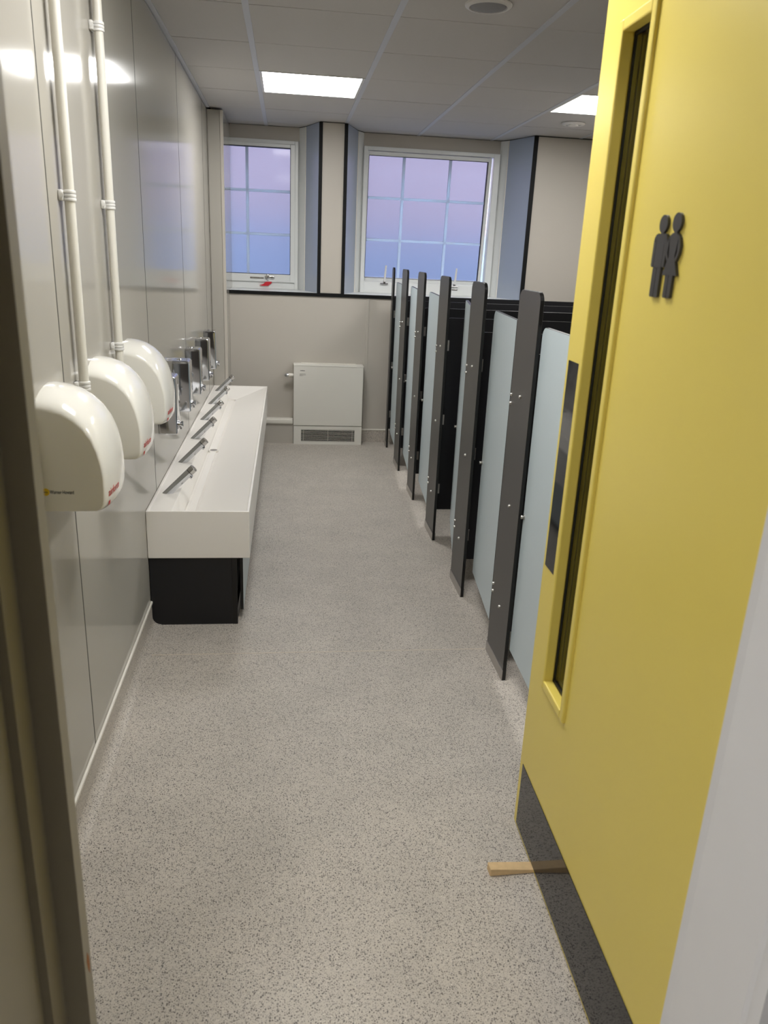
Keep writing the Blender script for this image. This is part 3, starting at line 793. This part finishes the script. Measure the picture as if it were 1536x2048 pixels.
# ================================================================== CUBICLES
XP = 0.805; PW = 0.238; TH = 0.0135
def lam(name, pts, axis, a, b, face, parent, bev=0.0012):
    bm = B(); add_prism(bm, pts, axis, a, b, 0, 1)
    if bev:
        bmesh.ops.bevel(bm, geom=[e for e in bm.edges if {f.material_index for f in e.link_faces} == {0, 1}], offset=bev, segments=1, profile=0.5, affect='EDGES', material=1)
    return obj(name, bm, [face, 'core'], parent)
def bolt(y, z, parent):
    bm = B(); add_lathe(bm, [(0.0066, 0.001), (0.0066, -0.003), (0.005, -0.0062), (0.002, -0.0075)], (0, y, z), 'x', 14)
    obj('bolt', bm, 'steel', parent, smooth=True)
def pilaster(label, y, w=PW, bolts=True):
    t = thing('cubicle_pilaster', label, 'partition post', (XP, y, 0.0), 0, 'dark cubicle pilasters')
    lam('post_panel', round_rect(0.0, 0.0, w, 1.408, min(0.035, w * 0.4), (0, 0, 1, 1)), 'x', 0.0, TH, 'dark_laminate', t)
    bm = B(); add_box(bm, (-0.003, -0.002, 0.0), (-0.0002, w + 0.002, 0.043)); add_box(bm, (TH + 0.0002, -0.002, 0.0), (TH + 0.003, w + 0.002, 0.043)); obj('floor_shoe', bm, 'alu', t)
    if bolts:
        yb_, yh = w - 0.125, w - 0.018
        for z in (1.053, 0.654, 0.252): bolt(yb_, z, t)
        for z in (1.043, 1.012, 0.302, 0.271): bolt(yh, z, t)
    return t
PY = [1.755, 2.492, 3.235, 3.985, 4.725, 5.425]
PL = ['dark cubicle pilaster hidden behind the yellow door', 'tall dark grey cubicle pilaster nearest the yellow door', 'dark grey cubicle pilaster second from the yellow door', 'dark grey cubicle pilaster third from the yellow door', 'dark grey cubicle pilaster third from the far wall', 'dark grey cubicle pilaster second from the far wall']
p0 = pilaster(PL[1], PY[1])
for k in (0, 2, 3, 4, 5): dup(p0, (XP, PY[k], 0.0), None, PL[k])
pilaster('slim dark cubicle post closest to the far wall and heater', 6.135, 0.085, False)

def partition(label, y):
    t = thing('cubicle_partition', label, 'partition', (XP + TH + 0.004, y, 0.0), 0, 'dark dividing partitions between cubicles')
    D = XR - XP - TH - 0.008
    lam('panel', round_rect(0.0, 0.145, D, 1.2, 0.03, (0, 0, 0, 1)), 'y', 0.0, TH, 'black_laminate', t)
    for z in (1.058, 0.660, 0.268):
        bm = B(); add_box(bm, (-0.0035, -0.002, z - 0.028), (0.028, 0.0, z + 0.028), 0.0008, 1); add_box(bm, (-0.0035, -0.030, z - 0.028), (-0.0005, 0.0, z + 0.028), 0.0005, 1)
        br = obj('bracket', bm, 'alu', t)
        bm = B(); add_cyl(bm, (0.014, -0.006, z), (0.014, -0.0015, z), 0.006, seg=10); obj('bracket_bolt', bm, 'steel', br)
    bm = B(); add_cyl(bm, (D - 0.05, TH / 2, 0.0), (D - 0.05, TH / 2, 0.146), 0.012, seg=14); obj('foot', bm, 'alu', t, smooth=True)
    return t
a0 = partition('black partition behind the pilaster nearest the yellow door', PY[1] + 0.113)
for k, lb in ((0, 'black partition behind the yellow door'), (2, 'black partition behind the second pilaster from the yellow door'), (3, 'black partition behind the third pilaster from the yellow door'), (4, 'black partition behind the third pilaster from the far wall'), (5, 'black partition behind the second pilaster from the far wall')):
    dup(a0, (XP + TH + 0.004, PY[k] + 0.113, 0.0), None, lb)
dup(a0, (XP + TH + 0.004, 6.19, 0.0), None, 'black partition against the far wall')

def cub_door(label, y, deg, w=0.494):
    t = thing('cubicle_door', label, 'cubicle door', (XP + 0.0005, y, 0.0), -math.radians(deg), 'pale blue cubicle doors')
    lam('door_panel', round_rect(0.002, 0.13, w, 1.302, 0.035, (0, 0, 1, 0)), 'x', 0.0, TH, 'blue_laminate', t)
    bm = B(); add_lathe(bm, [(0.010, 0.001), (0.010, -0.003), (0.006, -0.004), (0.006, -0.008), (0.008, -0.009), (0.007, -0.012)], (0, w - 0.012, 0.655), 'x', 16); lk = obj('lock_knob', bm, 'steel', t, smooth=True)
    bm = B(); add_box(bm, (TH, w - 0.05, 0.635), (TH + 0.018, w - 0.004, 0.675), 0.003); obj('lock_case', bm, 'steel', t)
    for z in (1.028, 0.286):
        bm = B(); add_box(bm, (TH, 0.006, z - 0.035), (TH + 0.004, 0.045, z + 0.035), 0.001); add_cyl(bm, (TH + 0.007, 0.010, z - 0.035), (TH + 0.007, 0.010, z + 0.035), 0.006, seg=10); obj('hinge', bm, 'steel', t)
    return t
for k, (deg, lb) in enumerate(((1.9, 'pale blue cubicle door directly beside the yellow door'), (5.2, 'pale blue cubicle door between the first and second pilasters in view'), (10.0, 'pale blue cubicle door standing furthest ajar, between the second and third pilasters'), (3.8, 'pale blue cubicle door between the third and fourth pilasters in view'), (4.0, 'pale blue cubicle door next to last before the far wall'), (3.0, 'pale blue cubicle door nearest the far wall'))):
    cub_door(lb, PY[k] + PW + 0.004, deg, 0.460 if k == 5 else 0.494)

# ================================================================== YELLOW DOOR
# local frame: +x runs from the leading edge to the hinge, +y is out of the visible face, z up
d1 = bpy.data.objects.new('door_1', None); COL.objects.link(d1); d1.empty_display_size = 0.1
lead = Vector((0.6407, 1.744, 0.0)); hinge = Vector((0.6215, 0.889, 0.0))
ux = (hinge - lead).normalized(); uy = Vector((0, 0, 1)).cross(ux)      # uy points to -x of the room
if uy.x > 0: uy = -uy
d1.location = lead
d1.rotation_euler = (0, 0, math.atan2(ux.y, ux.x))
flip = 1.0 if Vector((0, 0, 1)).cross(ux).x < 0 else -1.0
struct(d1, 'yellow toilet door standing open, with a narrow glazed slot')
DWID = (hinge - lead).length; TK = 0.046
def dbox(bm, x0, x1, y0, y1, z0, z1, bev=0.0, seg=2):
    """y measured outwards from the visible face"""
    add_box(bm, (x0, min(y0 * flip, y1 * flip), z0), (x1, max(y0 * flip, y1 * flip), z1), bev, seg)
vs0, vs1, vz0, vz1 = 0.116, 0.254, 0.516, 1.928          # glazed slot
bm = B()
for x0, x1, z0, z1 in ((0, vs0, 0.006, 2.035), (vs1, DWID, 0.006, 2.035), (vs0, vs1, 0.006, vz0), (vs0, vs1, vz1, 2.035)): dbox(bm, x0, x1, -TK, 0, z0, z1)
bmesh.ops.remove_doubles(bm, verts=bm.verts[:], dist=1e-5)
obj('leaf', bm, 'yellow', d1)
for yy in ((-0.018, 0.0075), (-TK - 0.0075, -TK + 0.016)):
    bm = B()
    bw = 0.018
    for x0, x1, z0, z1 in ((vs0 - bw, vs0 + 0.004, vz0 - bw, vz1 + bw), (vs1 - 0.004, vs1 + bw, vz0 - bw, vz1 + bw), (vs0 + 0.003, vs1 - 0.003, vz0 - bw, vz0 + 0.004), (vs0 + 0.003, vs1 - 0.003, vz1 - 0.004, vz1 + bw)):
        dbox(bm, x0, x1, yy[0], yy[1], z0, z1, 0.0035, 2)
    obj('glazing_bead', bm, 'yellow', d1)
bm = B()
for x0, x1, z0, z1 in ((vs0 + 0.003, vs0 + 0.010, vz0, vz1), (vs1 - 0.010, vs1 - 0.003, vz0, vz1), (vs0, vs1, vz0 + 0.003, vz0 + 0.010), (vs0, vs1, vz1 - 0.010, vz1 - 0.003)): dbox(bm, x0, x1, -0.0215, -0.0175, z0, z1)
obj('gasket', bm, 'gasket', d1)
bm = B(); dbox(bm, vs0 + 0.002, vs1 - 0.002, -0.027, -0.021, vz0 + 0.002, vz1 - 0.002); obj('vision_pane', bm, 'glass', d1)
bm = B(); dbox(bm, 0.024, DWID - 0.003, -0.0005, 0.0015, 0.014, 0.206); obj('kick_plate', bm, 'gloss_black', d1)
bm = B(); dbox(bm, 0.016, 0.088, -0.0005, 0.0015, 0.788, 1.292); obj('finger_plate', bm, 'gloss_black', d1)
for z in (0.25, 1.0, 1.8):
    bm = B(); add_cyl(bm, (DWID - 0.004, -(TK + 0.008) * flip, z - 0.05), (DWID - 0.004, -(TK + 0.008) * flip, z + 0.05), 0.008, seg=14); obj('hinge', bm, 'steel', d1, smooth=True)
# pictogram: man and woman
sg = bpy.data.objects.new('toilet_sign', None); COL.objects.link(sg); sg.parent = d1; sg['label'] = 'charcoal plastic pictogram of a man and a woman'
sg.empty_display_size = 0.05
def extrude2d(bm, pts, y0, y1):
    add_prism(bm, pts, 'y', y0 * flip, y1 * flip)
def circ(cx_, cz_, rx, rz, n=24): return [(cx_ + rx * math.cos(2 * math.pi * k / n), cz_ + rz * math.sin(2 * math.pi * k / n)) for k in range(n)]
TS = 0.005
bm = B()
mx = 0.419
extrude2d(bm, circ(mx + 0.002, 1.5715, 0.0155, 0.0145), 0, TS)
# torso with shoulders, arms beside it, legs
extrude2d(bm, round_rect(mx - 0.0155, 1.500, mx + 0.0155, 1.556, 0.008, (0, 0, 1, 1)), 0, TS)
for s in (-1, 1):
    x0, x1 = sorted((mx + s * 0.0165, mx + s * 0.0260))
    extrude2d(bm, round_rect(x0, 1.502, x1, 1.549, 0.0045), 0, TS)
    extrude2d(bm, [(mx + s * 0.012, 1.5565), (mx + s * 0.020, 1.5545), (mx + s * 0.0252, 1.548), (mx + s * 0.012, 1.540)], 0, TS)
    x0, x1 = sorted((mx + s * 0.0008, mx + s * 0.0155))
    extrude2d(bm, round_rect(x0, 1.453, x1, 1.502, 0.004, (1, 1, 0, 0)), 0, TS)
extrude2d(bm, [(mx - 0.004, 1.554), (mx + 0.006, 1.554), (mx + 0.006, 1.562), (mx - 0.003, 1.562)], 0, TS - 0.0005)
obj('man_figure', bm, 'sign', sg)
bm = B()
wx = 0.469
extrude2d(bm, circ(wx + 0.002, 1.5725, 0.0160, 0.0150), 0, TS)
extrude2d(bm, [(wx - 0.016, 1.549), (wx - 0.008, 1.5565), (wx + 0.008, 1.5565), (wx + 0.016, 1.549), (wx + 0.0105, 1.520), (wx + 0.0270, 1.490), (wx - 0.0270, 1.490), (wx - 0.0105, 1.520)], 0, TS)
for s in (-1, 1):
    extrude2d(bm, [(wx + s * 0.0168, 1.5485), (wx + s * 0.0225, 1.545), (wx + s * 0.0262, 1.536), (wx + s * 0.0245, 1.524), (wx + s * 0.0165, 1.512), (wx + s * 0.0128, 1.516), (wx + s * 0.0180, 1.527), (wx + s * 0.0165, 1.538)], 0, TS)
    extrude2d(bm, [(wx + s * 0.0125, 1.5545), (wx + s * 0.0205, 1.549), (wx + s * 0.022, 1.545), (wx + s * 0.014, 1.545)], 0, TS)
    x0, x1 = sorted((wx + s * 0.0008, wx + s * 0.0135))
    extrude2d(bm, round_rect(x0, 1.454, x1, 1.492, 0.004, (1, 1, 0, 0)), 0, TS)
extrude2d(bm, [(wx - 0.004, 1.554), (wx + 0.006, 1.554), (wx + 0.006, 1.563), (wx - 0.003, 1.563)], 0, TS - 0.0005)
obj('woman_figure', bm, 'sign', sg)

# ================================================================== DOOR WEDGE
bm = B()
p = [(0.0, 0.0), (0.0, 0.022), (0.014, 0.021), (0.150, 0.007), (0.150, 0.0)]
a_ = [bm.verts.new((x, -0.013 - (0.003 if x > 0.1 else 0), z)) for x, z in p]
b_ = [bm.verts.new((x, 0.014, z)) for x, z in p]
bm.faces.new(a_); bm.faces.new(b_[::-1])
for k in range(5): bm.faces.new((a_[k], b_[k], b_[(k + 1) % 5], a_[(k + 1) % 5]))
bmesh.ops.recalc_face_normals(bm, faces=bm.faces[:])
bmesh.ops.bevel(bm, geom=bm.edges[:], offset=0.0012, segments=1, profile=0.5, affect='EDGES')
wg = obj('door_wedge', bm, 'wood', None, loc=(0.520, 1.555, 0.0005))
wg.rotation_euler = (0, 0, math.radians(3))
tag(wg, 'small wooden wedge on the floor holding the yellow door open', 'door wedge')
